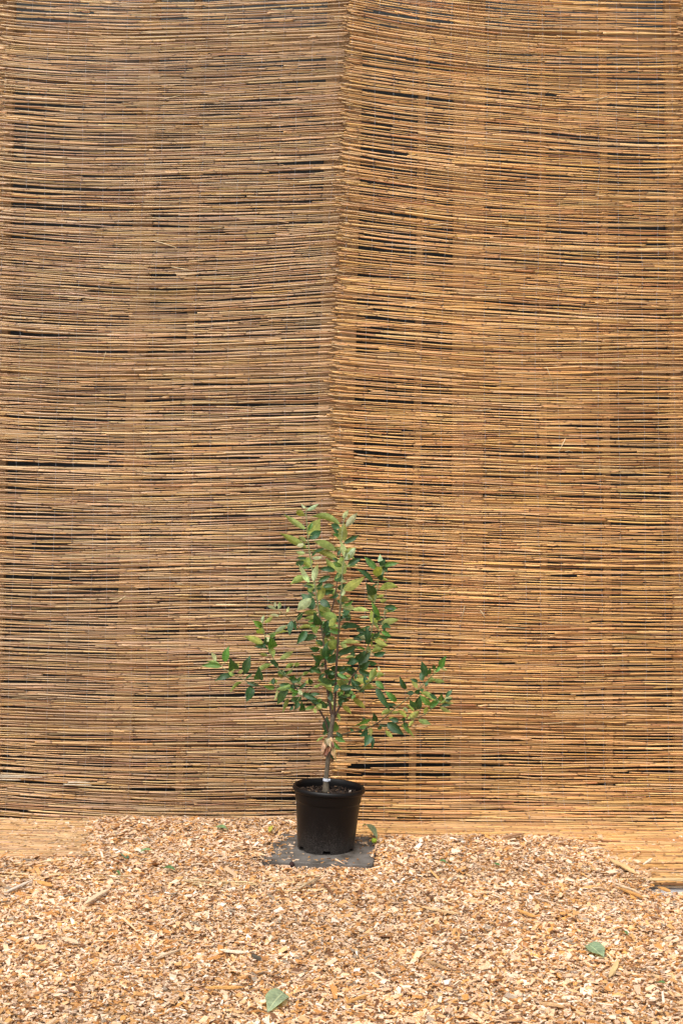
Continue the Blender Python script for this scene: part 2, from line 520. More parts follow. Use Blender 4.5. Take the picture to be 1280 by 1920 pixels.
def make_mat(name, label, edge_l, edge_r, sag, pal, pw, Ra, Rb, y_end, seed, singles, xcov, density, group='reed mats of the screen', lift=0.0, gapp=.1, pieces_p=(.25, .45, .30), backp=.40, rmean=.0025, holep=.02, coarse_all=False, holes=()):
    """edge_l / edge_r: functions of height z -> x of the mat's two edges"""
    global rng
    rng = np.random.default_rng(seed)
    mt = Mat()
    zm = 1.5
    xa, xb = edge_l(zm), edge_r(zm)
    base = make_profile(xa, xb, Ra, Rb)
    if lift:
        def prof(x, s):
            P, nn = base(x, s)
            return P + nn * lift, nn
    else:
        prof = base
    mt.prof = prof
    root = empty(name, ((xa + xb) / 2, YW, 0))
    tag(root, label, 'reed mat', group)
    O = np.array([(xa + xb) / 2, YW, 0.0])
    # length of the sheet measured down the wall, round the foot and out over the ground
    Rm = (Ra + Rb) / 2
    s_max = (ZT - Rm) + Rm * np.pi / 2 + (YW - Rm - y_end)
    reeds = []           # (s, geo, front)
    rows = []
    s = .0
    r_prev = .004

    def field(x, s0):
        return (.009 * vnoise(x * 1.5 + seed, s0 * 3.0, seed) + .0020 * vnoise(x * 3.6, s0 * 17.0, seed + 1) + .0012 * vnoise(x * 7.1, s0 * 60.0, seed + 2))
    while s < s_max:
        r = np.clip(rng.normal(rmean, .0006), .0015, .0045)
        pitch = (r + r_prev) * rng.uniform(.92, 1.22) * density(s)
        if rng.random() < gapp: pitch += rng.uniform(.0015, .0045)
        s += pitch; r_prev = r
        z_here = ZT - s
        el, er = edge_l(max(z_here, 0)), edge_r(max(z_here, 0))
        tilt = rng.normal(0, .0026); bow = rng.normal(0, .0026); ph = rng.uniform(0, 6.3)

        def s_of(x, s0=s, el=el, er=er, tilt=tilt, bow=bow, ph=ph):
            u = (x - el) / (er - el)
            return s0 + sag(u, ZT - s0) + field(x, s0) + tilt * (u - .5) * 2 + bow * np.cos(u * 4.1 + ph) + .0008 * np.sin(x * 19 + ph * 3)
        d = abs(rng.normal(0, .0012))
        rows.append((s, s_of, r, d))
        x0 = el + rng.normal(0, .014) - (.03 if rng.random() < .12 else 0)
        x1 = er + rng.normal(.004, .014) + (.03 if rng.random() < .15 else 0)
        npc = rng.choice([1, 2, 3], p=pieces_p)
        cuts = sorted(rng.uniform(x0 + .12, x1 - .12, npc - 1))
        ends = [x0] + list(cuts) + [x1]
        segs = [(ends[k], ends[k + 1], k) for k in range(npc)]
        hole = None
        for (hz, hh, ha, hb) in holes:
            if abs(z_here - sag((ha - el) / (er - el), z_here) - hz) < hh: hole = (ha + rng.normal(0, .006), hb + rng.normal(0, .05))
        if hole is not None:
            segs = [(x0, hole[0], 0), (hole[1], x1, 0)]
        for (p0, p1, k) in segs:
            if k: p0 += rng.uniform(.03, .14) if rng.random() < holep else rng.uniform(-.07, .008)
            if p1 - p0 < .05: continue
            col = pal[rng.choice(len(pal), p=pw)] * rng.uniform(.80, 1.14)
            xm = (p0 + p1) / 2
            tl, dv = rng.normal(0, .0024), rng.normal(0, .001)
            f2 = lambda x, f=s_of, tl=tl, dv=dv, xm=xm: f(x) + dv + tl * (x - xm) / .35
            rr_ = r * rng.uniform(.85, 1.12)
            reeds.append((s, reed_geo(mt, p0, p1, f2, rr_, col, d + rng.uniform(-.0008, .0010), 5, coarse_all, droop=.004, pal=pal, pw=pw), True))
        # reeds of the sheet's back layer, seen in the gaps
        if rng.random() < backp and hole is None:
            ds = rng.uniform(-.004, .008)

            def s_of2(x, f=s_of, ds=ds, tl=rng.normal(0, .005)):
                return f(x) + ds + tl * (x - el) / (er - el)
            q0, q1 = x0, x1
            q0 = rng.uniform(x0, x0 + .75 * (x1 - x0)); q1 = min(x1, q0 + rng.uniform(.25, .95))
            colb = pal[rng.choice(len(pal), p=pw)] * rng.uniform(.7, 1.0)
            reeds.append((s, reed_geo(mt, q0, q1, s_of2, r * .85, colb, -.007 - rng.uniform(0, .003), 4, True), False))
    rest = []
    # the reeds that show largest become parts of their own
    idx = [i for i, (s_, g_, fr) in enumerate(reeds) if fr and xcov[0] < ZT - s_ < xcov[1]]
    idx.sort(key=lambda i: -(reeds[i][1][0][:, 0].max() - reeds[i][1][0][:, 0].min()))
    single = set(idx[:singles])
    for i, (s_, g_, fr) in enumerate(reeds):
        if i in single:
            obj('reed', mesh_from('reed', g_[0] - O, g_[1], g_[2]), M_REED, root)
        else:
            rest.append((g_[0] - O, g_[1], g_[2]))
    mt.rest, mt.root, mt.O, mt.rows, mt.edges = rest, root, O, rows, (edge_l, edge_r)
    # tie wires
    n_w = 18 if not coarse_all else 4
    ks = np.arange(n_w)
    ux = (ks + .5) / n_w + rng.uniform(-.012, .012, n_w)
    kx = rng.uniform(-.01, .01, n_w)
    W_pts = []
    for j, (s_, f_, r_, d_) in enumerate(rows):
        z_ = max(ZT - s_, 0)
        el, er = edge_l(z_), edge_r(z_)
        xw = el + (er - el) * ux + kx * math.sin(s_ * 2.2) + rng.normal(0, .0006, n_w) + .004 * vnoise(np.full(n_w, s_ * 7), ks, 3)
        P, nn = prof(xw, f_(xw))
        h = np.where((j + ks) % 3 != 0, 2 * r_ + .0005, -.001)
        W_pts.append(P + nn * (d_ + h)[:, None])
    W_pts = np.array(W_pts)
    for k in range(n_w):
        V, Qd, _ = tube(W_pts[:, k], np.full(len(rows), .00042), 3, False)
        obj('tie_wire', mesh_from('tie_wire', V - O, Qd), M_WIRE, root)
    # loose wire twists
    return mt


def finish_mat(mt):
    V, Qd, C = join(mt.rest)
    tag(obj('reeds', mesh_from('reeds', V, Qd, C), M_REED, mt.root), None, kind='stuff')


def lin(px_top, px_bot):
    xt, xb_ = (px_top - 640) * YW / F, (px_bot - 640) * YW / F
    zt_, zb_ = W(0, 0, YW)[2], W(0, 1500, YW)[2]
    return lambda z: xb_ + (xt - xb_) * (np.clip(z, -.2, 4.2) - zb_) / (zt_ - zb_)


def sm(x, a, b_):
    t_ = np.clip((x - a) / (b_ - a), 0, 1)
    return t_ * t_ * (3 - 2 * t_)


seam_l = lin(8, -42)
seam_c = lambda z: lin(650, 614)(z) + .012 * math.sin(z * 2.1 + .6) + .006 * math.sin(z * 5.3 + 1)
seam_r = lin(1272, 1300)


def sag_left(u, z):
    k = .35 + .65 * sm(z, .2, 3.2)
    foot = sm(.45 - z, 0, .4)
    return .030 * k * (4 * u * (1 - u)) * (1.15 - .4 * u) + foot * .045 * (1 - (1 - np.clip(u, 0, 1)) ** 2)


def sag_right(u, z):
    A = .020 + .030 * sm(z, .3, 1.8) + .062 * sm(z, 1.6, 3.3)
    w = np.clip(u, -.1, 1.05)
    foot = sm(.5 - z, 0, .45)
    return A * (1 - (1 - w) ** 2.2 if np.ndim(w) == 0 else 1 - np.power(np.clip(1 - w, 0, 2), 2.2)) + foot * .02 * w


def dens_l(s): return 1.0 if s < 1.6 else 1.02
def dens_r(s): return 1.05


HOLES_R = [(W(0, y_, YW)[2], h_ * YW / F, (a_ - 640) * YW / F, (b_ - 640) * YW / F) for (y_, h_, a_, b_) in
           ((164, 2, 672, 770), (226, 2.4, 676, 730), (240, 3.0, 676, 752), (283, 2.8, 675, 760), (346, 2.2, 672, 735), (735, 2.0, 690, 760), (848, 1.8, 666, 732), (1430, 2.6, 655, 735))]
mat_l = make_mat('reed_mat', 'brownish tan reed mat left of the central seam, curling onto the ground below', seam_l, seam_c, sag_left, PAL_L, PW_L, .06, .06, 5.10, 21, 300, (.05, 3.55), dens_l, gapp=.02)
mat_r = make_mat('reed_mat', 'golden reed mat right of the central seam, its reeds sloping down to the right', seam_c, seam_r, sag_right, PAL_R, PW_R, .13, .28, 5.02, 22, 300, (.05, 3.6), dens_r, lift=.006, gapp=.03, pieces_p=(.35, .45, .20), rmean=.0026, holep=.035, backp=.34, holes=HOLES_R)
mat_ll = make_mat('reed_mat', 'narrow strip of a further reed mat at the top left edge', lambda z: seam_l(z) - 1.38, lambda z: seam_l(z) + .02, lambda u, z: .05 * (u ** 2 if np.ndim(u) == 0 else np.clip(u, 0, 2) ** 2) * sm(z, .2, 3.2) - .02, PAL_L, PW_L, .06, .06, 5.3, 23, 0, (0, 0), dens_l, lift=-.004, pieces_p=(1, 0, 0), coarse_all=True, rmean=.0036)
mat_rr = make_mat('reed_mat', 'narrow strip of a further reed mat at the extreme right edge', lambda z: seam_r(z) - .01, lambda z: seam_r(z) + 1.4, lambda u, z: .11 + .03 * u, PAL_R, PW_R, .30, .30, 5.2, 24, 0, (0, 0), dens_r, lift=-.004, pieces_p=(1, 0, 0), coarse_all=True, rmean=.0036)


# ------------------------------------------------------------------ chip bed
def bed_thick(x, y):
    """thickness of the chips over the ground or mat, negative where it is bare"""
    x = np.asarray(x, float); y = np.asarray(y, float)
    nz_ = .02 * vnoise(x * 5, y * 5, 31) + .03 * vnoise(x * 1.7, y * 1.7, 32)
    # back edge of the bed
    yb = 5.84 - .31 * sm(x, -.25, .15) - .06 * sm(x, .5, 1.2)
    back = (yb + nz_ - y) / .10
    # bare corner on the left (mat on the ground) and on the right
    left = np.maximum((x - (-.97 - .25 * (y - 5.5) + nz_ * 2)) / .22, (5.24 + nz_ * 1.2 - y) / .12)
    right = np.maximum((1.06 - .45 * (y - 5.2) + nz_ * 2 - x) / .26, (4.95 - .10 * (x - 1.2) + nz_ - y) / .08)
    conc = np.maximum((1.09 + nz_ * 2 - x) / .08, (4.81 + nz_ - y) / .05)
    k = np.minimum(np.minimum(np.clip(back, -1, 1), np.clip(left, -1, 1)), np.minimum(np.clip(right, -1, 1), np.clip(conc, -1, 1)))
    pile = .012 * np.exp(-(((x + .75) / .5) ** 2 + ((y - 5.62) / .16) ** 2)) + .012 * np.exp(-(((x - .35) / .7) ** 2 + ((y - 5.3) / .2) ** 2))
    und = .004 * vnoise(x * 3.3, y * 3.3, 33) + .003 * vnoise(x * 9, y * 9, 34)
    return k * (.010 + pile + und * .7) + np.where(k > 0, .004, 0), k


PAV_C = np.array([-.073, 5.300]); PAV_R = math.radians(-4.5); PAV_Z = .046


def in_paver(x, y, grow=0.0):
    dx, dy = x - PAV_C[0], y - PAV_C[1]
    c_, s_ = math.cos(-PAV_R), math.sin(-PAV_R)
    a_ = np.abs(dx * c_ - dy * s_); b_ = np.abs(dx * s_ + dy * c_)
    return np.maximum(a_, b_) - (.2 + grow)


def surf_z(x, y):
    """height of the bed's support: ground or mat lying on it"""
    z = np.zeros_like(np.asarray(x, float))
    on_mat = (y > np.where(x < seam_c(0.0), 5.10, 5.02)) & (x > -1.55) & (x < 1.5)
    ye = np.where(x < seam_c(0.0), 5.10, 5.02)
    z = -.010 + .034 * sm(y, ye - .22, ye + .02) * (x > -1.55) * (x < 1.5)
    Rr = np.where(x < seam_c(0.0), .06, .13 + .15 * np.clip(x / 1.46, 0, 1))
    dy = np.clip(y - (YW - Rr), 0, Rr * .98)
    z = z + np.where(on_mat, Rr - np.sqrt(np.maximum(Rr ** 2 - dy ** 2, 0)), 0)
    return z


def bed_z(x, y):
    th, k = bed_thick(x, y)
    s0 = surf_z(x, y)
    # a chip layer evens out the step at the end of the mats
    lvl = .020 + .003 * vnoise(x * 2, y * 2, 35)
    z = np.where(k > 0, np.maximum(s0 + th, lvl * np.clip(k * 1.5, 0, 1) + th * .6), s0 + .002)
    # the chips are trodden down in front of the slab
    ip_ = in_paver(x, y)
    dip = np.clip(1 - np.maximum(ip_, 0) / .13, 0, 1) * sm(5.36 - y, 0, .25)
    return z - .019 * dip, k


nx, ny = 230, 140
bx = np.linspace(-2.15, 2.15, nx); by = np.linspace(2.9, 5.92, ny)
BX, BY = np.meshgrid(bx, by)
BZ, BK = bed_z(BX, BY)
BZ = np.where(BK > .05, BZ - .004, -.03)
# keep the fines below the paver's top
BZ = np.where(in_paver(BX, BY, .02) < 0, np.minimum(BZ, .012), BZ)
gi = np.arange(nx - 1)[None, :] + np.arange(ny - 1)[:, None] * nx
Q = np.stack([gi, gi + 1, gi + nx + 1, gi + nx], -1).reshape(-1, 4)
keep = (BK.ravel()[Q] > .05).all(1)
tag(obj('mulch_fines', mesh_from('mulch_fines', np.stack([BX, BY, BZ], -1).reshape(-1, 3), Q[keep]), M_FINES), 'brown fine mulch lying between and under the wood chips', kind='stuff')

rng = np.random.default_rng(77)
CHIP_PAL = np.array([[.72, .52, .33], [.66, .43, .22], [.60, .35, .14], [.78, .62, .45], [.50, .25, .08], [.36, .18, .07], [.20, .10, .05], [.56, .40, .27], [.88, .77, .64], [.30, .25, .19], [.62, .33, .10]])
CHIP_PAL = CHIP_PAL * np.array([.95, .87, .83])
CHIP_PW = np.array([.20, .135, .095, .175, .08, .075, .06, .075, .06, .025, .02])


def chips(x, y, z, ln, wd, th, yaw, pitch, roll, col):
    n = len(x)
    base = np.array([[sx, sy, sz] for sx in (-1, 1) for sy in (-1, 1) for sz in (-1, 1)], float) * .5
    V = np.repeat(base[None], n, 0)
    V = V + rng.uniform(-.17, .17, V.shape) * np.array([1, 1.0, .6])
    # many chips narrow to one end
    tp = rng.uniform(.25, 1.0, n)[:, None]
    e = V[:, :, 0] > 0
    V[:, :, 1] = np.where(e, V[:, :, 1] * tp, V[:, :, 1])
    V = V * np.stack([ln, wd, th], -1)[:, None, :]

    def rot(V, ang, i, j):
        c_, s_ = np.cos(ang)[:, None], np.sin(ang)[:, None]
        a_, b_ = V[:, :, i].copy(), V[:, :, j].copy()
        V[:, :, i] = a_ * c_ - b_ * s_; V[:, :, j] = a_ * s_ + b_ * c_
    rot(V, roll, 1, 2); rot(V, pitch, 0, 2); rot(V, yaw, 0, 1)
    V = V + np.stack([x, y, z], -1)[:, None, :]
    q = np.array([[0, 1, 3, 2], [4, 6, 7, 5], [0, 4, 5, 1], [2, 3, 7, 6], [1, 5, 7, 3]])     # chips lie flat: no under side
    Qd = (np.arange(n)[:, None, None] * 8 + q[None]).reshape(-1, 4)
    return V.reshape(-1, 3), Qd, np.repeat(col, 8, 0)


NCH = 198000
cx = rng.uniform(-2.05, 2.05, NCH); cy = rng.uniform(3.1, 5.93, NCH)
# fewer where the picture never looks
vis = np.abs(cx) < cy * .255 + .1
keep = vis | (rng.random(NCH) < .33)
cx, cy = cx[keep], cy[keep]
cz, ck = bed_z(cx, cy)
p = np.where(ck > .25, 1.0, np.where(ck > -.15, .10 + .9 * sm(ck, -.1, .25), np.where(ck > -.8, .05, .02)))
p = np.where((cy > 5.87 - .31 * sm(cx, -.25, .15)) & (ck < 0), 0, p)
ip = in_paver(cx, cy)
lb = ((cx < PAV_C[0] - .11) & (cy > PAV_C[1] - .12)) | (cy > PAV_C[1] + .12)
p = np.where(ip + np.where(lb, .06, .016) * (.4 + vnoise(cx * 14, cy * 14, 43)) < np.where(lb, -.004, .008), 0, p)
cz = np.where(ip < 0, PAV_Z, cz)
keep = rng.random(len(cx)) < p
cx, cy, cz, ck = cx[keep], cy[keep], cz[keep], ck[keep]
n = len(cx)
size = np.exp(rng.normal(0, .48, n))
ln = np.clip(.0102 * size, .006, .05)
wd_ = np.clip(ln * rng.uniform(.22, .75, n), .003, .017)
sp = rng.random(n) < .05
ln = np.where(sp, ln * rng.uniform(1.5, 2.4, n), ln); wd_ = np.where(sp, wd_ * .5, wd_)
th_ = rng.uniform(.0012, .0040, n)
thin = ck < .25
yaw = rng.uniform(0, 2 * np.pi, n)
pitch = rng.normal(0, .24, n); roll = rng.normal(0, .36, n)
pitch = np.where(thin, pitch * .4, pitch); roll = np.where(thin, roll * .35, roll)
zz = cz + np.where(thin, .003, rng.uniform(-.002, .011, n)) + np.abs(np.sin(pitch)) * ln * .25
ccol = CHIP_PAL[rng.choice(len(CHIP_PAL), n, p=CHIP_PW)] * rng.uniform(.82, 1.1, n)[:, None]
tone = 1 + .13 * vnoise(cx * 2.2, cy * 2.2, 41) + .10 * vnoise(cx * 7, cy * 7, 42)
ccol = np.clip(ccol * tone[:, None], .01, .93)
V, Q, C = chips(cx, cy, zz, ln, wd_, th_, yaw, pitch, roll, ccol)
tag(obj('wood_chips', mesh_from('wood_chips', V, Q, C, smooth=False), M_CHIP), 'pale and orange wood chips spread over the ground', kind='stuff')

# ------------------------------------------------------------------ paver
pv = empty('paver', (PAV_C[0], PAV_C[1], 0))
pv.rotation_euler = (0, math.radians(.9), PAV_R)
tag(pv, 'square grey concrete paving slab under the black plant pot', 'paving slab')
V, Q = box((0, 0, PAV_Z - .025), (.4, .4, .05))
o = obj('slab', mesh_from('slab', V, Q, smooth=False), M_PAVER, pv)
md = o.modifiers.new('b', 'BEVEL'); md.width = .003; md.segments = 2
# chips strewn on the slab: light litter, one thing nobody would count
n = 150
ang = rng.uniform(0, 6.28, n)
lx = np.concatenate([rng.normal(-.15, .035, 70), rng.normal(.15, .04, 35), rng.uniform(-.19, .19, 45)])
ly = np.concatenate([rng.normal(-.02, .12, 70), rng.normal(.12, .05, 35), np.where(rng.random(45) < .6, rng.uniform(-.195, -.13, 45), rng.uniform(-.19, .19, 45))])
ok = (np.hypot(lx - .02, ly - .015) > .122) & (np.abs(lx) < .195) & (np.abs(ly) < .195)
lx, ly = lx[ok], ly[ok]; n = len(lx)
c_, s_ = math.cos(PAV_R), math.sin(PAV_R)
wx = PAV_C[0] + lx * c_ - ly * s_; wy = PAV_C[1] + lx * s_ + ly * c_
ln = np.clip(.010 * np.exp(rng.normal(0, .4, n)), .004, .024)
V, Q, C = chips(wx, wy, np.full(n, PAV_Z + .0015) - lx * .0157, ln, ln * rng.uniform(.25, .6, n), np.full(n, .002), rng.uniform(0, 6.28, n), rng.normal(0, .08, n), rng.normal(0, .08, n),
                CHIP_PAL[rng.choice(len(CHIP_PAL), n, p=CHIP_PW)] * .8)
tag(obj('chip_litter', mesh_from('chip_litter', V, Q, C, smooth=False), M_CHIP), 'few small wood chips scattered on the grey paving slab', kind='stuff')

# ------------------------------------------------------------------ pot
POT = np.array([-.0595, 5.312, PAV_Z + .001])
pot = empty('plant_pot', POT)
pot.rotation_euler = (0, math.radians(3.2), 0)
tag(pot, 'black plastic plant pot with rolled rim and dusty base on the slab', 'plant pot')
SEG = 72


def lathe(prof, seg=SEG, wob=None):
    th = np.arange(seg) * 2 * np.pi / seg
    V = np.array([[r * np.cos(a), r * np.sin(a), z] for r, z in prof for a in th])
    i = np.arange(len(prof) - 1)[:, None] * seg; j = np.arange(seg)[None, :]; j2 = (j + 1) % seg
    Qd = np.stack([i + j, i + j2, i + seg + j2, i + seg + j], -1)
    return V, Qd


prof = [(.1040, .0), (.1050, .006), (.1065, .0135), (.1075, .03), (.1125, .09), (.1165, .14), (.1192, .172), (.1196, .1765), (.1222, .1785), (.1228, .181), (.1258, .2135),
        (.1258, .2145)]
V, Qd = lathe(prof)
Qd = Qd.copy()
mask = np.ones(Qd.shape[:2], bool)
for deg in (270, 212, 328, 30, 90, 150):          # drain notches in the foot
    for k in range(SEG):
        a_ = k * 360 / SEG
        if abs((a_ - deg + 180) % 360 - 180) < 8: mask[:2, k] = False
inner = [(.1225, .2145), (.1195, .18), (.117, .165), (.1155, .145), (.103, .0145), (.0, .0145)]
Vi, Qi = lathe(inner)
VV, QQ, _ = join([(V, Qd[mask], None), (Vi, Qi.reshape(-1, 4)[:, ::-1], None)])
ob = obj('body', mesh_from('pot_body', VV, QQ), M_POT, pot)
rim = [(.1256, .2125), (.1310, .2128), (.1345, .2150), (.1358, .2195), (.1352, .2260), (.1330, .2305), (.1300, .2325), (.1265, .2320), (.1240, .2290), (.1226, .2140)]
Vr, Qr = lathe(rim)
obj('rim', mesh_from('pot_rim', Vr, Qr.reshape(-1, 4)), M_POT, pot)
# soil
ring = np.linspace(0, .1205, 16); SG = 60
th = np.arange(SG) * 2 * np.pi / SG
RR, TH = np.meshgrid(ring, th, indexing='ij')
sx, sy = RR * np.cos(TH), RR * np.sin(TH)
szz = .199 + .007 * vnoise(sx * 40, sy * 40, 51) + .004 * vnoise(sx * 95, sy * 95, 52) - .006 * (RR / .116) ** 4
V = np.stack([sx, sy, szz], -1).reshape(-1, 3)
i = np.arange(15)[:, None] * SG; j = np.arange(SG)[None, :]; j2 = (j + 1) % SG
soil = obj('soil', mesh_from('soil', V, np.stack([i + j, i + SG + j, i + SG + j2, i + j2], -1).reshape(-1, 4)), M_SOIL, pot)
n = 420
a_ = rng.uniform(0, 6.28, n); r_ = .112 * np.sqrt(rng.random(n))
pal_s = np.array([[.02, .012, .008], [.05, .03, .02], [.12, .07, .04], [.3, .2, .13], [.5, .42, .36]])
V, Q, C = chips(r_ * np.cos(a_), r_ * np.sin(a_), .200 + rng.uniform(0, .009, n), rng.uniform(.003, .011, n), rng.uniform(.002, .006, n), rng.uniform(.0015, .004, n), rng.uniform(0, 6.28, n), rng.normal(0, .4, n), rng.normal(0, .4, n),
                pal_s[rng.choice(5, n, p=[.55, .3, .09, .04, .02])])
tag(obj('bark_crumbs', mesh_from('bark_crumbs', V, Q, C, smooth=False), M_CHIP, soil), None, kind='stuff')

# ------------------------------------------------------------------ sapling
rng = np.random.default_rng(5)
Y0 = 5.31
sap = empty('apple_sapling', W(611, 1478, Y0))
SO = np.array(sap.location)
tag(sap, 'young green apple sapling with a grey trunk growing in the black pot', 'sapling')


def smooth_line(pts, n=None):
    """Catmull-Rom through pts"""
    pts = np.asarray(pts, float)
    P = np.vstack([2 * pts[0] - pts[1], pts, 2 * pts[-1] - pts[-2]])
    out = []
    for i in range(1, len(P) - 2):
        for t_ in np.linspace(0, 1, 5, endpoint=False):
            a, b_, c_, d = P[i - 1], P[i], P[i + 1], P[i + 2]
            out.append(.5 * ((2 * b_) + (c_ - a) * t_ + (2 * a - 5 * b_ + 4 * c_ - d) * t_ ** 2 + (3 * b_ - a - 3 * c_ + d) * t_ ** 3))
    out.append(pts[-1])
    return np.array(out)


STEMS = {  # photo columns and rows, depth offset at both ends (metres), radius at both ends, young wood?
    'trunk': ([(610.5, 1486), (611, 1468), (613, 1440), (617, 1405), (619, 1380), (623, 1352), (625, 1340)], 0, 0, .0128, .0098),
    's1': ([(623, 1350), (619, 1325), (614, 1295), (610, 1243), (606, 1200), (598, 1149), (591, 1102), (583, 1055), (577, 1008), (573, 950)], 0, .05, .0070, .0018),
    's2': ([(625, 1348), (628, 1310), (629, 1282), (632, 1223), (637, 1150), (640, 1106), (642, 1070), (647, 1040), (650, 1030)], 0, -.07, .0072, .0018),
    's3': ([(606, 1198), (614, 1167), (625, 1131), (632, 1090), (636, 1060), (639, 1020), (643, 985), (647, 962)], .022, .09, .0038, .0016),
    's4': ([(626, 1346), (640, 1318), (651, 1290), (660, 1270), (673, 1250), (690, 1210), (698, 1172), (702, 1130), (709, 1090), (714, 1046)], 0, .06, .0060, .0016),
    's4b': ([(692, 1206), (707, 1180), (720, 1158), (723, 1145)], .035, .0, .0022, .0014),
    's4c': ([(644, 1310), (661, 1304), (677, 1292), (692, 1279), (707, 1265)], .01, -.09, .0020, .0012),
    's5': ([(620, 1381), (645, 1376), (668, 1371), (700, 1360), (715, 1350), (735, 1333), (770, 1304), (790, 1287), (812, 1265), (824, 1252)], 0, -.10, .0042, .0015),
    's5b': ([(703, 1359), (745, 1356), (770, 1348), (795, 1340), (820, 1320), (832, 1312)], -.03, -.19, .0026, .0013),
    's6': ([(616, 1374), (611, 1356), (604, 1340), (590, 1320), (573, 1307), (558, 1293), (545, 1275), (525, 1258), (515, 1240), (505, 1218), (496, 1192), (491, 1160)], 0, -.06, .0050, .0015),
    's6b': ([(556, 1291), (530, 1290), (500, 1288), (470, 1280), (440, 1266), (415, 1250), (402, 1238)], -.03, .10, .0024, .0012),
    's7': ([(604, 1205), (570, 1185), (550, 1166), (535, 1153), (520, 1143), (505, 1127), (492, 1118)], .02, .08, .0018, .0008),
}
BROWN, GREENB, GREYB = np.array([.06, .036, .024]), np.array([.20, .23, .10]), np.array([.105, .083, .058])
stem_px, stem_Y, stem_W, stem_id = [], [], [], []
for nm, (pts, d0, d1, r0, r1) in STEMS.items():
    S = smooth_line(pts)
    u = np.linspace(0, 1, len(S))
    Yd = Y0 + d0 + (d1 - d0) * u
    P = np.array([W(a[0], a[1], y_) for a, y_ in zip(S, Yd)])
    R = (r0 + (r1 - r0) * u ** .8) * .84
    if nm == 'trunk':
        R = R * (1 + .06 * np.sin(u * 17)) + .004 * np.exp(-((u - .62) / .08) ** 2) + .003 * np.exp(-(u / .12) ** 2)
    # faint swellings at the buds
    if nm != 'trunk':
        R = R * (1 + .10 * np.sin(np.arange(len(S)) * 2.1))
    V, Qd, ring = tube(P, R, 8)
    uu = np.concatenate([[0], u, [1]])[ring]
    if nm == 'trunk':
        C = GREYB * (1 + .25 * vnoise(V[:, 0] * 300, V[:, 2] * 60, 3))[:, None]
    else:
        k = sm(uu, .35, .8)[:, None]
        C = BROWN * (1 - k) + GREENB * k
        if nm in ('s5',): C = C * .7 + np.array([.1, .08, .02]) * .3
    obj('trunk' if nm == 'trunk' else 'branch', mesh_from('stem', V - SO, Qd, np.clip(C, .01, .9)), M_BARK, sap)
    stem_px.append(S); stem_Y.append(Yd); stem_W.append(P)
SPX, SYD, SWP = np.vstack(stem_px), np.concatenate(stem_Y), np.vstack(stem_W)

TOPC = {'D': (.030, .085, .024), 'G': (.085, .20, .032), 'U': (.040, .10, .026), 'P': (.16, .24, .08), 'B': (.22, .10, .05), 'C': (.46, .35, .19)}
UNDC = {'D': (.19, .25, .08), 'G': (.20, .28, .07), 'U': (.25, .315, .075), 'P': (.38, .46, .22), 'B': (.40, .22, .10), 'C': (.62, .52, .30)}


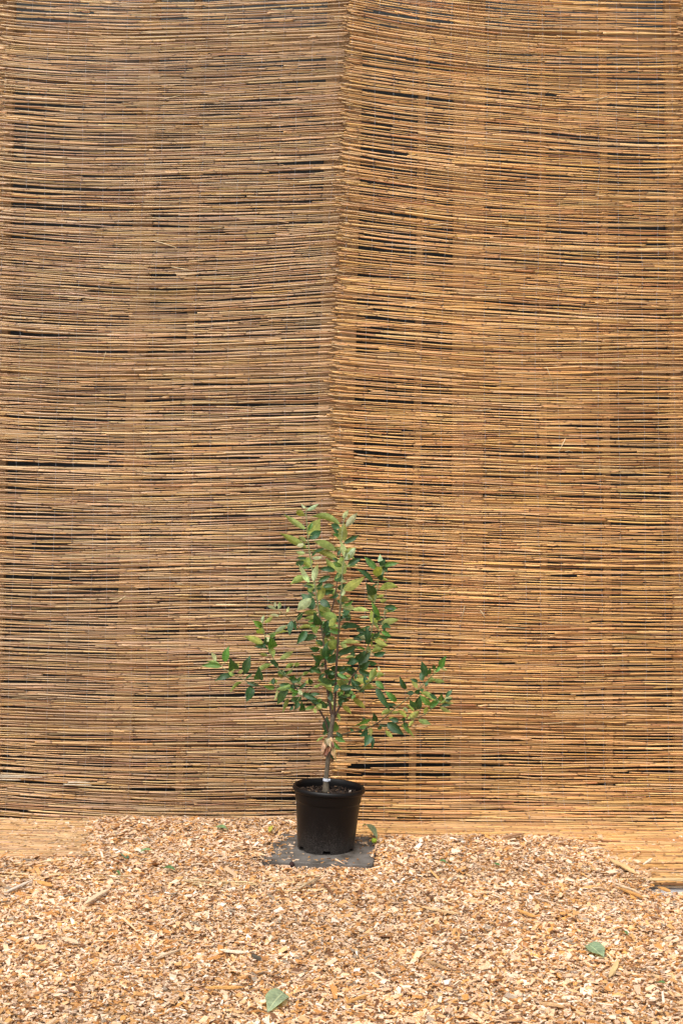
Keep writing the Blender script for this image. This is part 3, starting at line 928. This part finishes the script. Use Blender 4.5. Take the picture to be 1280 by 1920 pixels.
def leaf_geo(B, T, w, kind, arch=0.0, pet=None, roll=None, fold=None, top_to=None, curl=None):
    Lv = T - B
    L = np.linalg.norm(Lv)
    a = Lv / L
    v = np.array([0, 1.0, 0]) if top_to is None else -np.asarray(top_to, float)
    s = np.cross(a, v); s /= np.linalg.norm(s) + 1e-9
    nrm = np.cross(s, a)
    if np.dot(nrm, v) > 0: nrm = -nrm
    roll = rng.uniform(-.5, .5) if roll is None else roll
    s2 = s * math.cos(roll) + nrm * math.sin(roll)
    n2 = -s * math.sin(roll) + nrm * math.cos(roll)
    if kind in 'UP': n2 = -n2
    top = n2
    fold = rng.uniform(.1, .7) if fold is None else fold
    curl = rng.uniform(.02, .15) if curl is None else curl
    tt = np.array([0, .06, .15, .26, .38, .5, .62, .74, .84, .92, .97, 1.0])
    f = np.sin(np.pi * tt ** .78) ** .72
    f = f * (1 - .40 * sm(tt, .6, .98)); f[0] = .04; f[-1] = .015
    tw = rng.normal(0, .45)
    vs = np.array([-1, -.55, 0, .55, 1])
    ph = rng.uniform(0, 6.3)
    V, UV = [], []
    for t_, f_ in zip(tt, f):
        for v_ in vs:
            hw = w / 2 * f_ * (1 + (.05 * math.sin(t_ * 55 + ph) if abs(v_) == 1 else 0)) / math.cos(fold * .6)
            a2 = tw * (t_ - .4)
            sv_ = s2 * math.cos(a2) + top * math.sin(a2)
            p = B + Lv * t_ + sv_ * hw * v_ * math.cos(fold)
            p = p + top * (abs(v_) * hw * math.sin(fold) + curl * L * (1 - (2 * t_ - 1) ** 2)
                           + .06 * w * math.sin(t_ * 9 + ph + v_) * abs(v_))
            p = p + np.array([0, 0, arch * L * (1 - (2 * t_ - 1) ** 2)])
            V.append(p); UV.append(((v_ + 1) / 2, t_, 0))
    V = np.array(V); UV = np.array(UV)
    Qd = []
    for i in range(len(tt) - 1):
        for j in range(4):
            q = i * 5 + j
            Qd.append([q, q + 1, q + 6, q + 5])
    Qd = np.array(Qd)
    g = np.cross(V[Qd[20, 1]] - V[Qd[20, 0]], V[Qd[20, 3]] - V[Qd[20, 0]])
    if np.dot(g, top) < 0: Qd = Qd[:, ::-1]
    var = rng.uniform(.75, 1.25) * np.array([rng.uniform(.85, 1.2), 1, rng.uniform(.8, 1.25)])
    C = np.tile(np.array(TOPC[kind]) * var, (len(V), 1)); U = np.tile(np.array(UNDC[kind]) * var, (len(V), 1))
    if kind in 'UD':
        U = U * (1 + .25 * vnoise(V[:, 0] * 60, V[:, 2] * 60, 8))[:, None]
    if kind in 'BC':
        C = C * (1 + .6 * vnoise(V[:, 0] * 160, V[:, 2] * 160, 8))[:, None]; U = C
    if pet is not None:
        mid_ = (B + pet) / 2 + np.array([0, 0, .002])
        Pp = np.array([pet, mid_, B, B + Lv * .06])
        Vt, Qt, _ = tube(Pp, np.array([.0012, .001, .0009, .0006]), 4, False)
        pc = np.array([.30, .33, .14])
        k0 = len(V)
        V = np.vstack([V, Vt]); Qd = np.vstack([Qd, Qt + k0])
        C = np.vstack([C, np.tile(pc, (len(Vt), 1))]); U = np.vstack([U, np.tile(pc, (len(Vt), 1))])
        UV = np.vstack([UV, np.tile([.8, .05, 0], (len(Vt), 1))])
    return V, Qd, np.clip(C, .005, .9), np.clip(U, .005, .9), UV


LEAVES = """575 957 595 946 8 P;572 953 565 945 4 P;572 967 557 960 11 U;573 992 536 967 11 U;578 1003 598 975 20 U;580 1009 600 997 12 D;575 1028 529 1002 12 U
637 983 586 972 11 U .16;643 972 652 957 7 P;649 987 668 964 12 P;640 1014 645 984 18 U;637 990 622 984 10 D;645 1018 671 1004 9 D;629 1031 592 1016 13 U .08;634 1051 588 1034 12 U .1
647 1048 638 1017 9 P;647 1050 665 1029 12 P;652 1060 675 1048 12 D;642 1077 640 1046 19 U;629 1070 612 1049 13 U;628 1070 600 1068 9 D .08;582 1060 562 1045 18 U;570 1053 556 1057 10 D
579 1085 562 1061 8 P;580 1092 566 1068 9 P;588 1090 595 1061 12 P;573 1083 547 1095 12 U .15;597 1091 618 1080 9 D;640 1092 632 1077 14 D
644 1106 680 1083 14 U;713 1053 712 1040 9 P;705 1067 685 1046 11 G;720 1061 746 1056 9 G;712 1062 722 1050 9 D;721 1061 726 1072 8 D;711 1082 708 1064 16 U;713 1080 722 1063 8 P;710 1086 718 1077 9 D
699 1092 671 1070 9 D .1;711 1105 743 1102 11 U .2;700 1115 687 1095 16 D;704 1126 690 1105 13 U;702 1127 690 1116 8 U;711 1155 698 1130 9 G;704 1170 696 1147 13 U;720 1140 743 1142 9 D .15;724 1146 743 1140 7 G
720 1152 727 1146 8 P;714 1170 744 1163 11 U .15;718 1172 731 1177 10 D;712 1127 724 1125 6 U;641 1134 664 1141 12 U;661 1143 690 1146 8 U .15;643 1152 656 1146 8 D;585 1107 575 1095 14 U
597 1126 603 1100 14 U;632 1117 607 1104 11 U .15;606 1101 625 1098 8 D;600 1126 618 1139 11 D;622 1150 594 1134 9 U;583 1122 560 1142 17 P .12;588 1142 568 1116 18 D;596 1150 570 1152 9 U .1
600 1172 590 1150 15 D;632 1160 604 1152 13 U;630 1160 618 1173 11 U;615 1195 614 1170 13 D;593 1188 580 1170 11 U;583 1176 561 1180 8 U .1;594 1193 566 1202 11 D .12;574 1183 558 1205 13 D;605 1210 592 1201 8 D
638 1185 618 1184 10 G .15;648 1172 673 1175 9 D .1;668 1178 683 1185 8 D;689 1208 686 1176 11 D;643 1203 672 1205 7 U .1;634 1226 668 1213 13 D .08;632 1216 618 1204 14 U;612 1210 612 1192 11 U
610 1235 612 1208 13 D;615 1225 627 1216 9 D;605 1235 586 1228 15 D;598 1240 592 1248 8 D;668 1240 683 1222 13 D;672 1246 692 1225 15 D;665 1230 660 1222 9 D;694 1226 690 1214 9 P
697 1222 716 1217 9 U;700 1228 722 1222 10 D;703 1196 725 1204 7 U .2;711 1193 731 1195 6 D;700 1211 725 1210 7 U;648 1234 665 1232 6 U;669 1262 645 1248 14 D;660 1262 645 1255 7 U
608 1261 624 1257 10 D;600 1269 608 1263 6 D;672 1256 695 1264 10 D;686 1240 705 1245 9 D;694 1278 703 1255 13 U;706 1268 720 1266 9 U;712 1258 710 1250 4 P;686 1284 683 1268 8 D
678 1291 697 1288 11 U .2;705 1290 728 1328 11 D .06;704 1277 719 1291 9 G;743 1315 723 1297 9 G;662 1310 683 1328 10 U;643 1324 657 1337 9 U;644 1284 659 1308 11 D;632 1275 618 1276 7 D
634 1285 626 1298 9 D;622 1314 618 1295 10 D;641 1290 640 1307 7 U;643 1278 640 1260 5 U;635 1310 648 1310 9 D;636 1312 640 1323 8 D;622 1332 622 1320 6 U;612 1325 616 1312 8 D;600 1322 607 1328 6 D
664 1288 660 1272 6 D;664 1280 671 1286 5 D;525 1236 548 1222 8 U;521 1250 511 1237 7 D;536 1253 551 1245 7 U;552 1247 562 1245 6 U;536 1267 522 1260 10 D;527 1272 524 1264 9 U;520 1275 505 1281 7 U
545 1275 552 1267 8 G;553 1275 564 1282 7 P;545 1285 520 1292 10 U;540 1288 522 1318 12 D;519 1292 514 1312 5 P;547 1286 545 1297 8 U;540 1310 531 1334 7 U;557 1314 552 1330 10 D;549 1325 544 1332 5 D
565 1332 565 1316 11 D;548 1300 557 1302 7 G;581 1303 599 1301 6 D;582 1312 604 1320 8 D;590 1318 601 1327 11 U;587 1328 592 1336 6 U;571 1281 585 1275 6 U;585 1282 580 1271 9 D;568 1266 578 1261 6 U
580 1260 596 1248 10 D;598 1272 607 1263 6 D;600 1248 608 1243 6 D;596 1252 598 1260 5 D;612 1322 605 1327 8 D;588 1288 600 1285 5 U;632 1337 637 1350 6 U;614 1376 613 1346 14 D;620 1371 630 1356 15 G
613 1372 606 1376 6 D;628 1382 646 1391 9 G;626 1390 639 1404 7 G;630 1373 642 1382 5 D;606 1382 594 1390 4 U;617 1412 625 1423 5 D;689 1370 676 1380 11 D;692 1378 684 1398 12 D;696 1380 696 1403 8 D
695 1349 666 1361 8 G .12;703 1352 700 1337 11 D;670 1370 678 1373 5 D;656 1367 663 1370 5 D;726 1355 753 1375 15 D .05;752 1358 774 1380 7 U;722 1370 735 1382 8 U;715 1362 707 1367 6 D;715 1340 733 1333 9 U
761 1292 750 1270 9 D;782 1290 772 1275 8 U;782 1278 770 1273 6 D;800 1268 791 1242 12 D;792 1277 791 1260 10 D;803 1263 807 1253 7 D;800 1278 815 1275 8 U;825 1252 835 1232 12 G;823 1250 817 1260 6 G
826 1254 837 1257 5 P;816 1263 813 1255 4 P;778 1332 787 1305 12 D;779 1325 769 1312 10 D;806 1322 788 1305 9 G;817 1313 790 1300 8 U .08;818 1310 806 1302 6 D;805 1326 823 1314 10 G;825 1313 827 1301 10 G
832 1312 846 1308 7 P;824 1325 844 1335 6 U;763 1348 784 1334 11 U;795 1338 801 1327 7 U;784 1350 806 1358 8 U .1;775 1333 763 1322 5 U;762 1344 747 1332 6 U;764 1335 756 1328 7 P;758 1345 754 1351 6 D
422 1241 429 1214 13 G;415 1250 381 1249 11 G .05;404 1240 397 1224 7 P;412 1246 390 1241 6 U .1;438 1254 432 1235 17 D;438 1257 428 1245 10 U;442 1255 447 1244 5 U;459 1263 469 1232 13 D;436 1266 406 1276 11 D .06
453 1279 433 1297 7 U .08;463 1280 488 1287 7 D .06;472 1287 463 1313 15 D;484 1273 485 1251 15 D;482 1258 508 1247 8 U .08;517 1143 501 1136 5 P;522 1142 524 1130 7 P;538 1148 541 1138 5 P;523 1155 506 1153 5 P
516 1138 515 1128 4 P;547 1164 543 1189 9 D;551 1164 555 1180 8 D;490 1175 475 1164 10 G;492 1168 495 1154 5 P;496 1168 510 1157 7 U;496 1188 482 1183 11 U;485 1182 480 1178 5 D;493 1206 460 1194 10 U .06
510 1215 507 1195 14 G;502 1210 498 1196 9 D;512 1232 505 1213 11 U;516 1186 538 1173 8 P;515 1188 538 1185 5 U .1;506 1194 517 1186 7 G;568 1148 558 1163 8 D
619 1385 629 1424 6 C;610 1387 604 1412 7 C;612 1402 609 1418 9 B;616 1384 620 1400 8 C;618 1398 613 1412 6 B;622 1390 622 1404 6 B;613 1390 619 1396 7 C;611 1383 612 1398 8 C;620 1382 625 1394 7 C;614 1408 606 1415 6 B;622 1406 627 1420 7 C"""

# small inner leaves along the middle stems
fill = []
for nm, lo, hi, cnt in (('s1', .12, .9, 34), ('s2', .12, .9, 28), ('s4', .2, .92, 28), ('s3', .1, .9, 14), ('s6', .25, .95, 20), ('s5', .3, .95, 14), ('s5b', .2, .95, 10), ('s6b', .1, .7, 6), ('s4c', .2, .95, 6), ('s4b', .2, .95, 4)):
    S_ = smooth_line(STEMS[nm][0])
    for k in range(cnt):
        p_ = S_[int(len(S_) * rng.uniform(lo, hi))]
        an = rng.uniform(0, 2 * math.pi); l_ = rng.uniform(10, 22); o_ = rng.uniform(3, 11)
        ca, sa = math.cos(an), math.sin(an) * .7
        fill.append('%.1f %.1f %.1f %.1f %.1f %s' % (p_[0] + ca * o_, p_[1] - sa * o_, p_[0] + ca * (o_ + l_), p_[1] - sa * (o_ + l_), rng.uniform(4, 8), 'DDGUDGUP'[int(rng.integers(8))]))
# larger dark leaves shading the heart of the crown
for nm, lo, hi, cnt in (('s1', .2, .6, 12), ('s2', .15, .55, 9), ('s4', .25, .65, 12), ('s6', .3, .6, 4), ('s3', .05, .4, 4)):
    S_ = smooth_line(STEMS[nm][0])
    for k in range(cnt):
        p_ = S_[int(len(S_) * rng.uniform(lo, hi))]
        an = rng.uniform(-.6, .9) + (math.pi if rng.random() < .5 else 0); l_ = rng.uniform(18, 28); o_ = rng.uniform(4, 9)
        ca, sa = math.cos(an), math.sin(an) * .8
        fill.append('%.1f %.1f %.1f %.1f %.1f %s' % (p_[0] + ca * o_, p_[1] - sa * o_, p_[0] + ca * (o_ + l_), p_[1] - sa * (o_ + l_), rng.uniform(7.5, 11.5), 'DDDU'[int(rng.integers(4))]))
LEAVES = LEAVES + ';' + ';'.join(fill)

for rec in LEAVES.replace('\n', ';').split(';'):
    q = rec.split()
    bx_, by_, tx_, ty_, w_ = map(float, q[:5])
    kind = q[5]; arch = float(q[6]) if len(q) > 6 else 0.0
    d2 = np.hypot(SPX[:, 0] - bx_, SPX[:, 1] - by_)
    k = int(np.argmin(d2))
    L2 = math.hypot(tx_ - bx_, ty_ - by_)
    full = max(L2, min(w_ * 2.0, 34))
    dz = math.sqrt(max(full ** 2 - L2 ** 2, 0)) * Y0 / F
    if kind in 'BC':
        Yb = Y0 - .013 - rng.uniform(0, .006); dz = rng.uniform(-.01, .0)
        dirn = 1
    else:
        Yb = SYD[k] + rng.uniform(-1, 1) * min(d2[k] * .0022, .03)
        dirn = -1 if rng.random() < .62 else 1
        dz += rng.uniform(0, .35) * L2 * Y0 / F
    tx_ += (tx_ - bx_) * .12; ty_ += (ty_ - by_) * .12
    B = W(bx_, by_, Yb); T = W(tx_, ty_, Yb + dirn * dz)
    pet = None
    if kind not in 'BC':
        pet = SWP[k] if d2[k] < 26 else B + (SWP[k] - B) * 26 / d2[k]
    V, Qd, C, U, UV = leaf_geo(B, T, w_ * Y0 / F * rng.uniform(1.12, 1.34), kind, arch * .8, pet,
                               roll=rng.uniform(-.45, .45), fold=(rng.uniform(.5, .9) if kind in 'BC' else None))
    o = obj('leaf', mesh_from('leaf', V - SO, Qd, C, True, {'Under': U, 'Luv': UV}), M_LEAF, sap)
    if kind in 'BC': o['label'] = 'dry brown withered leaf'

# white label wrapped round the trunk
pA, pB = W(611.3, 1464.0, Y0), W(611.9, 1458.8, Y0)
V, Qd, _ = tube(np.array([pA, pB]), np.array([.0128, .0126]), 20, False)
Vb, Qb = box(W(617.5, 1462.8, Y0 - .011), (.008, .0012, .008))
VV, QQ, _ = join([(V, Qd, None), (Vb, Qb, None)])
o = obj('label_band', mesh_from('label_band', VV - SO, QQ), M_WHITE, sap)
o['label'] = 'white paper band round the foot of the trunk'


# ------------------------------------------------------------------ fallen leaves and other litter on the chips
def gpt(px, py, dz=.0):
    """point of the chip surface seen at a photo pixel"""
    z = .03
    for _ in range(6):
        Y = ground_y(py, z)
        z = float(bed_z(np.array([(px - 640) * Y / F]), np.array([Y]))[0][0]) + .010 + dz
    return np.array([(px - 640) * Y / F, Y, z])


def fallen(b_, t_, wpx, kind, label, cols=None, arch=.08, side=None):
    B, T = gpt(*b_, .007), gpt(*t_, .007)
    w = wpx * B[1] / F
    L = np.linalg.norm(T - B)
    V, Qd, C, U, UV = leaf_geo(B, T, w, kind, arch, B - (T - B) * .18, roll=rng.uniform(-.15, .15), fold=.3, top_to=(0, -.25, 1), curl=.0)
    if cols is not None:
        C = np.tile(cols, (len(V), 1)) * (1 + .1 * vnoise(V[:, 0] * 90, V[:, 1] * 90, 2))[:, None]; U = C
    O = V.mean(0)
    o = obj('fallen_leaf', mesh_from('fallen_leaf', V - O, Qd, C, True, {'Under': U, 'Luv': UV}), M_LEAF, loc=O)
    tag(o, label, 'leaf', 'green leaves fallen on the wood chips')


GL = np.array([.17, .27, .12]); GD = np.array([.08, .17, .06])
fallen((531, 1862), (502, 1897), 46, 'D', 'large pale green fallen leaf nearest the bottom edge of the photo', np.array([.30, .38, .24]), .04)
fallen((1103, 1771), (1131, 1796), 34, 'D', 'flat green fallen leaf partly covered by chips at the right front', np.array([.24, .34, .21]), .02)
fallen((404, 1551), (428, 1556), 12, 'D', 'green fallen leaf leaning at the foot of the left mat', GL, .1)
fallen((263, 1598), (287, 1595), 10, 'D', 'small green fallen leaf on the pile below the left mat', GL, .15)
fallen((306, 1624), (331, 1633), 10, 'D', 'small curled green leaf left of the paving slab', GD, .1)
fallen((706, 1573), (679, 1551), 14, 'D', 'grey green curled leaf behind the right corner of the slab', np.array([.2, .26, .15]), .1)
fallen((1230, 1842), (1250, 1846), 9, 'D', 'tiny dark green leaf scrap near the right edge of the chips', GD, .1)
fallen((1166, 1747), (1177, 1753), 9, 'D', 'dark green leaf scrap above the flat green leaf', GD, .1)
fallen((215, 1634), (226, 1641), 8, 'D', 'small dark green leaf scrap beside the reed lying across the chips', GD, .1)
fallen((836, 1617), (822, 1614), 8, 'D', 'dark green leaf scrap right of the slab', GD, .1)
fallen((925, 1620), (938, 1624), 8, 'D', 'dark green leaf scrap on the chips in front of the right mat', GD, .1)
fallen((505, 1560), (512, 1549), 9, 'D', 'yellowing little leaf at the back left corner of the slab', np.array([.4, .38, .06]), .1)


def splinter(a, b_, wpx, col, label, thick=.005, lift=.008):
    """long split piece of wood with a frayed end"""
    A, B = gpt(*a, lift), gpt(*b_, lift)
    d = B - A; L = np.linalg.norm(d); d = d / L
    s = np.cross(d, [0, 0, 1]); s /= np.linalg.norm(s); nn = np.cross(s, d)
    w = wpx * A[1] / F
    tt = np.linspace(0, 1, 8)
    V, C = [], []
    ph = rng.uniform(0, 6)
    for t_ in tt:
        e = min(1, .25 + 3 * t_, .15 + 4.2 * (1 - t_))
        for (sx_, sz_) in ((-1, -1), (1, -1), (1, 1), (-1, 1)):
            V.append(A + d * L * t_ + s * sx_ * w / 2 * e * (1 + rng.uniform(-.15, .15)) + nn * (sz_ * thick / 2 * (.5 + .5 * e) + .02 * L * math.sin(t_ * 3 + ph)))
            C.append(col * rng.uniform(.85, 1.12))
    V = np.array(V); C = np.array(C)
    Qd = []
    for i in range(7):
        for j in range(4):
            Qd.append([i * 4 + j, i * 4 + (j + 1) % 4, i * 4 + 4 + (j + 1) % 4, i * 4 + 4 + j])
    Qd += [[3, 2, 1, 0], [28, 29, 30, 31]]
    O = V.mean(0)
    o = obj('wood_splinter', mesh_from('wood_splinter', V - O, np.array(Qd), np.clip(C, .01, .93), False), M_CHIP, loc=O)
    tag(o, label, 'splinter', 'long wood splinters among the chips')


PALE, ORNG, CREAM, BRN, GREYW = np.array([.66, .49, .32]), np.array([.54, .28, .09]), np.array([.74, .62, .46]), np.array([.42, .26, .13]), np.array([.6, .5, .4])
splinter((158, 1697), (206, 1666), 10, PALE, 'pale split splinter lying diagonally left of centre on the chips')
splinter((10, 1672), (62, 1652), 7, GREYW, 'greyish brown stick lying at the left edge of the chips')
splinter((70, 1652), (98, 1660), 11, ORNG * 1.1, 'short orange wood strip beside the greyish stick at the left')
splinter((116, 1757), (147, 1770), 11, PALE, 'pale broad splinter in the left foreground')
splinter((385, 1853), (458, 1849), 9, ORNG * 1.12, 'long flat orange strip of wood left of the large pale leaf')
splinter((1142, 1832), (1158, 1799), 11, np.array([.60, .42, .2]), 'yellowish flat wood flake pointing up beneath the flat green leaf')
splinter((1142, 1612), (1192, 1637), 11, np.array([.64, .42, .2]), 'tan bark strip lying diagonally near the right mat')
splinter((1147, 1653), (1200, 1677), 5, PALE, 'thin pale double splinter below the tan bark strip')
splinter((1155, 1665), (1205, 1682), 6, ORNG, 'orange splinter beside the thin pale one at the right')
splinter((1233, 1664), (1256, 1672), 11, ORNG * .95, 'short rounded orange chunk beside the bare concrete')
splinter((790, 1800), (842, 1817), 6, BRN, 'thin dark brown stick in the middle foreground')
splinter((968, 1706), (1004, 1718), 9, ORNG * 1.1, 'pale orange splinter in the right half of the chips')
splinter((1205, 1620), (1222, 1610), 5, CREAM, 'whitish shard on the mat at the right')
splinter((412, 1780), (462, 1786), 7, CREAM, 'long cream shard in the left half of the foreground')
splinter((472, 1790), (490, 1798), 7, np.array([.09, .08, .06]), 'short dark twig beside the long cream shard', .007)
splinter((790, 1700), (860, 1712), 6, np.array([.62, .42, .22]), 'faded brown splinter right of the slab')
splinter((0, 1655), (12, 1661), 4, BRN, 'tiny brown stick end at the left frame edge')
splinter((945, 1571), (982, 1563), 9, np.array([.36, .2, .11]), 'curved brown bark scrap leaning on the foot of the right mat', .006, .012)
splinter((950, 1581), (974, 1582), 6, CREAM, 'white shard under the brown bark scrap by the right mat')
splinter((1100, 1592), (1130, 1590), 6, CREAM, 'white shard on the crest of the chips by the right mat')
splinter((650, 1880), (690, 1866), 6, ORNG, 'orange splinter right of the large pale leaf at the bottom')
splinter((1010, 1880), (1058, 1888), 8, BRN * 1.3, 'brown bark strip at the bottom right of the chips')
splinter((290, 1800), (340, 1778), 6, PALE * .9, 'long tan splinter left of the long cream shard')

# green windfall, dark seed cone, green plastic tie
def blob(name, c, r, col, mat, label, cat, sq=(1, 1, 1), rough=0.0):
    u_ = np.linspace(0, np.pi, 9); th = np.arange(14) * 2 * np.pi / 14
    V = []
    for a in u_:
        for b_ in th:
            k = 1 + rough * math.sin(5 * b_ + 7 * a) * math.sin(a) - .12 * (abs(math.cos(a)) > .98)
            V.append([r * sq[0] * k * math.sin(a) * math.cos(b_), r * sq[1] * k * math.sin(a) * math.sin(b_), r * sq[2] * k * math.cos(a)])
    V = np.array(V)
    i = np.arange(8)[:, None] * 14; j = np.arange(14)[None, :]; j2 = (j + 1) % 14
    Qd = np.stack([i + j, i + 14 + j, i + 14 + j2, i + j2], -1).reshape(-1, 4)
    C = np.tile(col, (len(V), 1)) * (1 + .3 * vnoise(V[:, 0] * 400, V[:, 2] * 400, 4))[:, None]
    o = empty(name, c)
    tag(o, label, cat)
    obj('flesh' if cat == 'fruit' else 'scales', mesh_from(name, V, Qd, C), mat, o)
    return o


g = gpt(701, 1579)
fr = blob('windfall_fruit', g + [0, 0, .006], .0105, np.array([.26, .34, .03]), M_CHIP, 'small round green windfall fruit behind the right corner of the slab', 'fruit', (1, 1, .92), .02)
V, Qd, _ = tube(np.array([[0, 0, .008], [.003, -.001, .014], [.007, -.001, .018]]), np.array([.001, .0008, .001]), 5)
obj('stalk', mesh_from('stalk', V, Qd, np.tile([.12, .08, .04], (len(V), 1))), M_BARK, fr)
g = gpt(547, 1624)
cn = blob('seed_cone', g + [0, 0, .004], .0105, np.array([.035, .015, .012]), M_CHIP, 'small dark brown seed cone at the front edge of the slab', 'cone', (.9, .9, 1.15), .18)
V, Qd, _ = tube(np.array([[0, 0, .010], [-.002, 0, .017], [-.006, .001, .021]]), np.array([.0012, .001, .0008]), 5)
obj('stalk', mesh_from('stalk', V, Qd, np.tile([.05, .03, .02], (len(V), 1))), M_BARK, cn)
pts = np.array([gpt(227, 1600, .006), gpt(232, 1605, .010), gpt(238, 1609, .008), gpt(241, 1606, .012), gpt(238, 1604, .010)])
V, Qd, _ = tube(smooth_line(pts), np.full(21, .0018), 6)
O = V.mean(0)
tag(obj('plastic_tie', mesh_from('plastic_tie', V - O, Qd), M_GREENP, loc=O), 'dark green plastic tie on the chips below the left mat', 'tie')

# ------------------------------------------------------------------ stray reeds of the mats' front edge, lying on the chips
rng = np.random.default_rng(9)


def stray(mt, a, b_, r, col, lift=.001, single=True):
    A, B = gpt(*a, lift), gpt(*b_, lift)
    n_ = max(3, int(np.linalg.norm(B - A) / .07))
    tt = np.linspace(0, 1, n_ + 1)
    P = A + (B - A) * tt[:, None]
    P[:, 2] += .003 * np.sin(tt * 5 + rng.uniform(0, 6))
    cs = col * rng.uniform(.85, 1.12, (len(P), 1))
    V, Qd, ring = tube(P, np.full(len(P), r) * np.linspace(1, .8, len(P)), 6)
    C = np.vstack([cs[:1], cs, cs[-1:]])[ring]
    obj('reed', mesh_from('reed', V - mt.O, Qd, np.clip(C, .01, .95)), M_REED, mt.root)


ST = np.array([.56, .40, .20])
for a, b_, r in (((-60, 1634), (150, 1640), .0042), ((100, 1638), (262, 1644), .004), ((-60, 1641), (236, 1648), .0035), ((20, 1619), (130, 1613), .004),
                 ((330, 1648), (424, 1654), .0045), ((345, 1653), (426, 1658), .004), ((418, 1652), (482, 1657), .0045), ((440, 1660), (500, 1656), .004), ((360, 1658), (425, 1661), .0038),
                 ((502, 1645), (612, 1641), .0046), ((490, 1657), (612, 1654), .004), ((556, 1667), (628, 1669), .0045), ((520, 1670), (585, 1668), .004)):
    stray(mat_l, a, b_, r * .72, ST * rng.uniform(.8, 1.05))
for a, b_, r in (((560, 1664), (601, 1645), .0042), ((556, 1661), (596, 1650), .0035)):
    stray(mat_l, a, b_, r, np.array([.45, .33, .2]), .012)
for a, b_, r in (((1150, 1647), (1330, 1651), .0034), ((1210, 1651), (1330, 1653), .003), ((1050, 1625), (1120, 1632), .0032)):
    stray(mat_r, a, b_, r, ST, -.004)

# pale, split reeds low on the left mat
rng = np.random.default_rng(10)
for (xa_, xb_, py_) in ((-30, 58, 1453), (-30, 80, 1457), (-20, 40, 1461), (128, 170, 1467), (120, 172, 1471)):
    A, B = W(xa_, py_, YW - .03), W(xb_, py_ + rng.uniform(0, 2), YW - .032)
    P = A + (B - A) * np.linspace(0, 1, 7)[:, None]
    V, Qd, ring = tube(P, np.full(7, .0034) * np.linspace(1, .5, 7), 6)
    obj('reed', mesh_from('reed', V - mat_l.O, Qd, np.tile([.56, .46, .33], (len(V), 1)) * (1 + .3 * vnoise(V[:, 0] * 150, V[:, 2] * 300, 4))[:, None]), M_REED, mat_l.root)['label'] = 'pale split reed'

# frayed ends and broken stubs standing off the mats
for mt, n_ in ((mat_l, 26), (mat_r, 26)):
    for k in range(n_):
        s_, f_, r_, d_ = mt.rows[int(rng.uniform(40, 560))]
        z_ = ZT - s_
        x_ = rng.uniform(mt.edges[0](z_) + .05, mt.edges[1](z_) - .1)
        P0, nn = mt.prof(np.array([x_]), f_(np.array([x_])))
        P0 = P0[0] + nn[0] * (d_ + 2 * r_)
        ln_ = rng.uniform(.02, .09); an = rng.choice([rng.normal(0, .2), rng.uniform(-2.2, -.9), rng.normal(math.pi, .2)], p=[.55, .15, .3])
        d = np.array([math.cos(an), 0, math.sin(an)]) * ln_ + nn[0] * rng.uniform(.001, .012)
        P = np.array([P0 - d * .1, P0 + d * .5 + [0, 0, rng.normal(0, .003)], P0 + d])
        V, Qd, ring = tube(P, np.array([.0016, .0014, .0008]) * rng.uniform(.6, 1.6), 5)
        c_ = np.array([.62, .47, .27]) * rng.uniform(.6, 1.2)
        mt.rest.append((V - mt.O, Qd, np.tile(c_, (len(V), 1))))
for k in range(230):
    s_, f_, r_, d_ = mat_r.rows[int(rng.uniform(20, len(mat_r.rows) - 120))]
    z_ = ZT - s_
    x_ = seam_c(z_) + rng.normal(-.008, .014)
    ln_ = rng.uniform(.04, .13)
    xs_ = np.linspace(x_, x_ + ln_, 4)
    P, nn = mat_r.prof(xs_, f_(xs_) + rng.normal(0, .004) + rng.normal(0, .05) * (xs_ - x_))
    P = P + nn * (d_ + rng.uniform(.002, .010))
    V, Qd, ring = tube(P, np.full(4, rng.uniform(.0014, .0027)), 5)
    c_ = PAL_R[int(rng.integers(7))] * rng.uniform(.45, 1.1)
    mat_r.rest.append((V - mat_r.O, Qd, np.tile(c_, (len(V), 1))))
for mt in (mat_l, mat_r, mat_ll, mat_rr):
    finish_mat(mt)
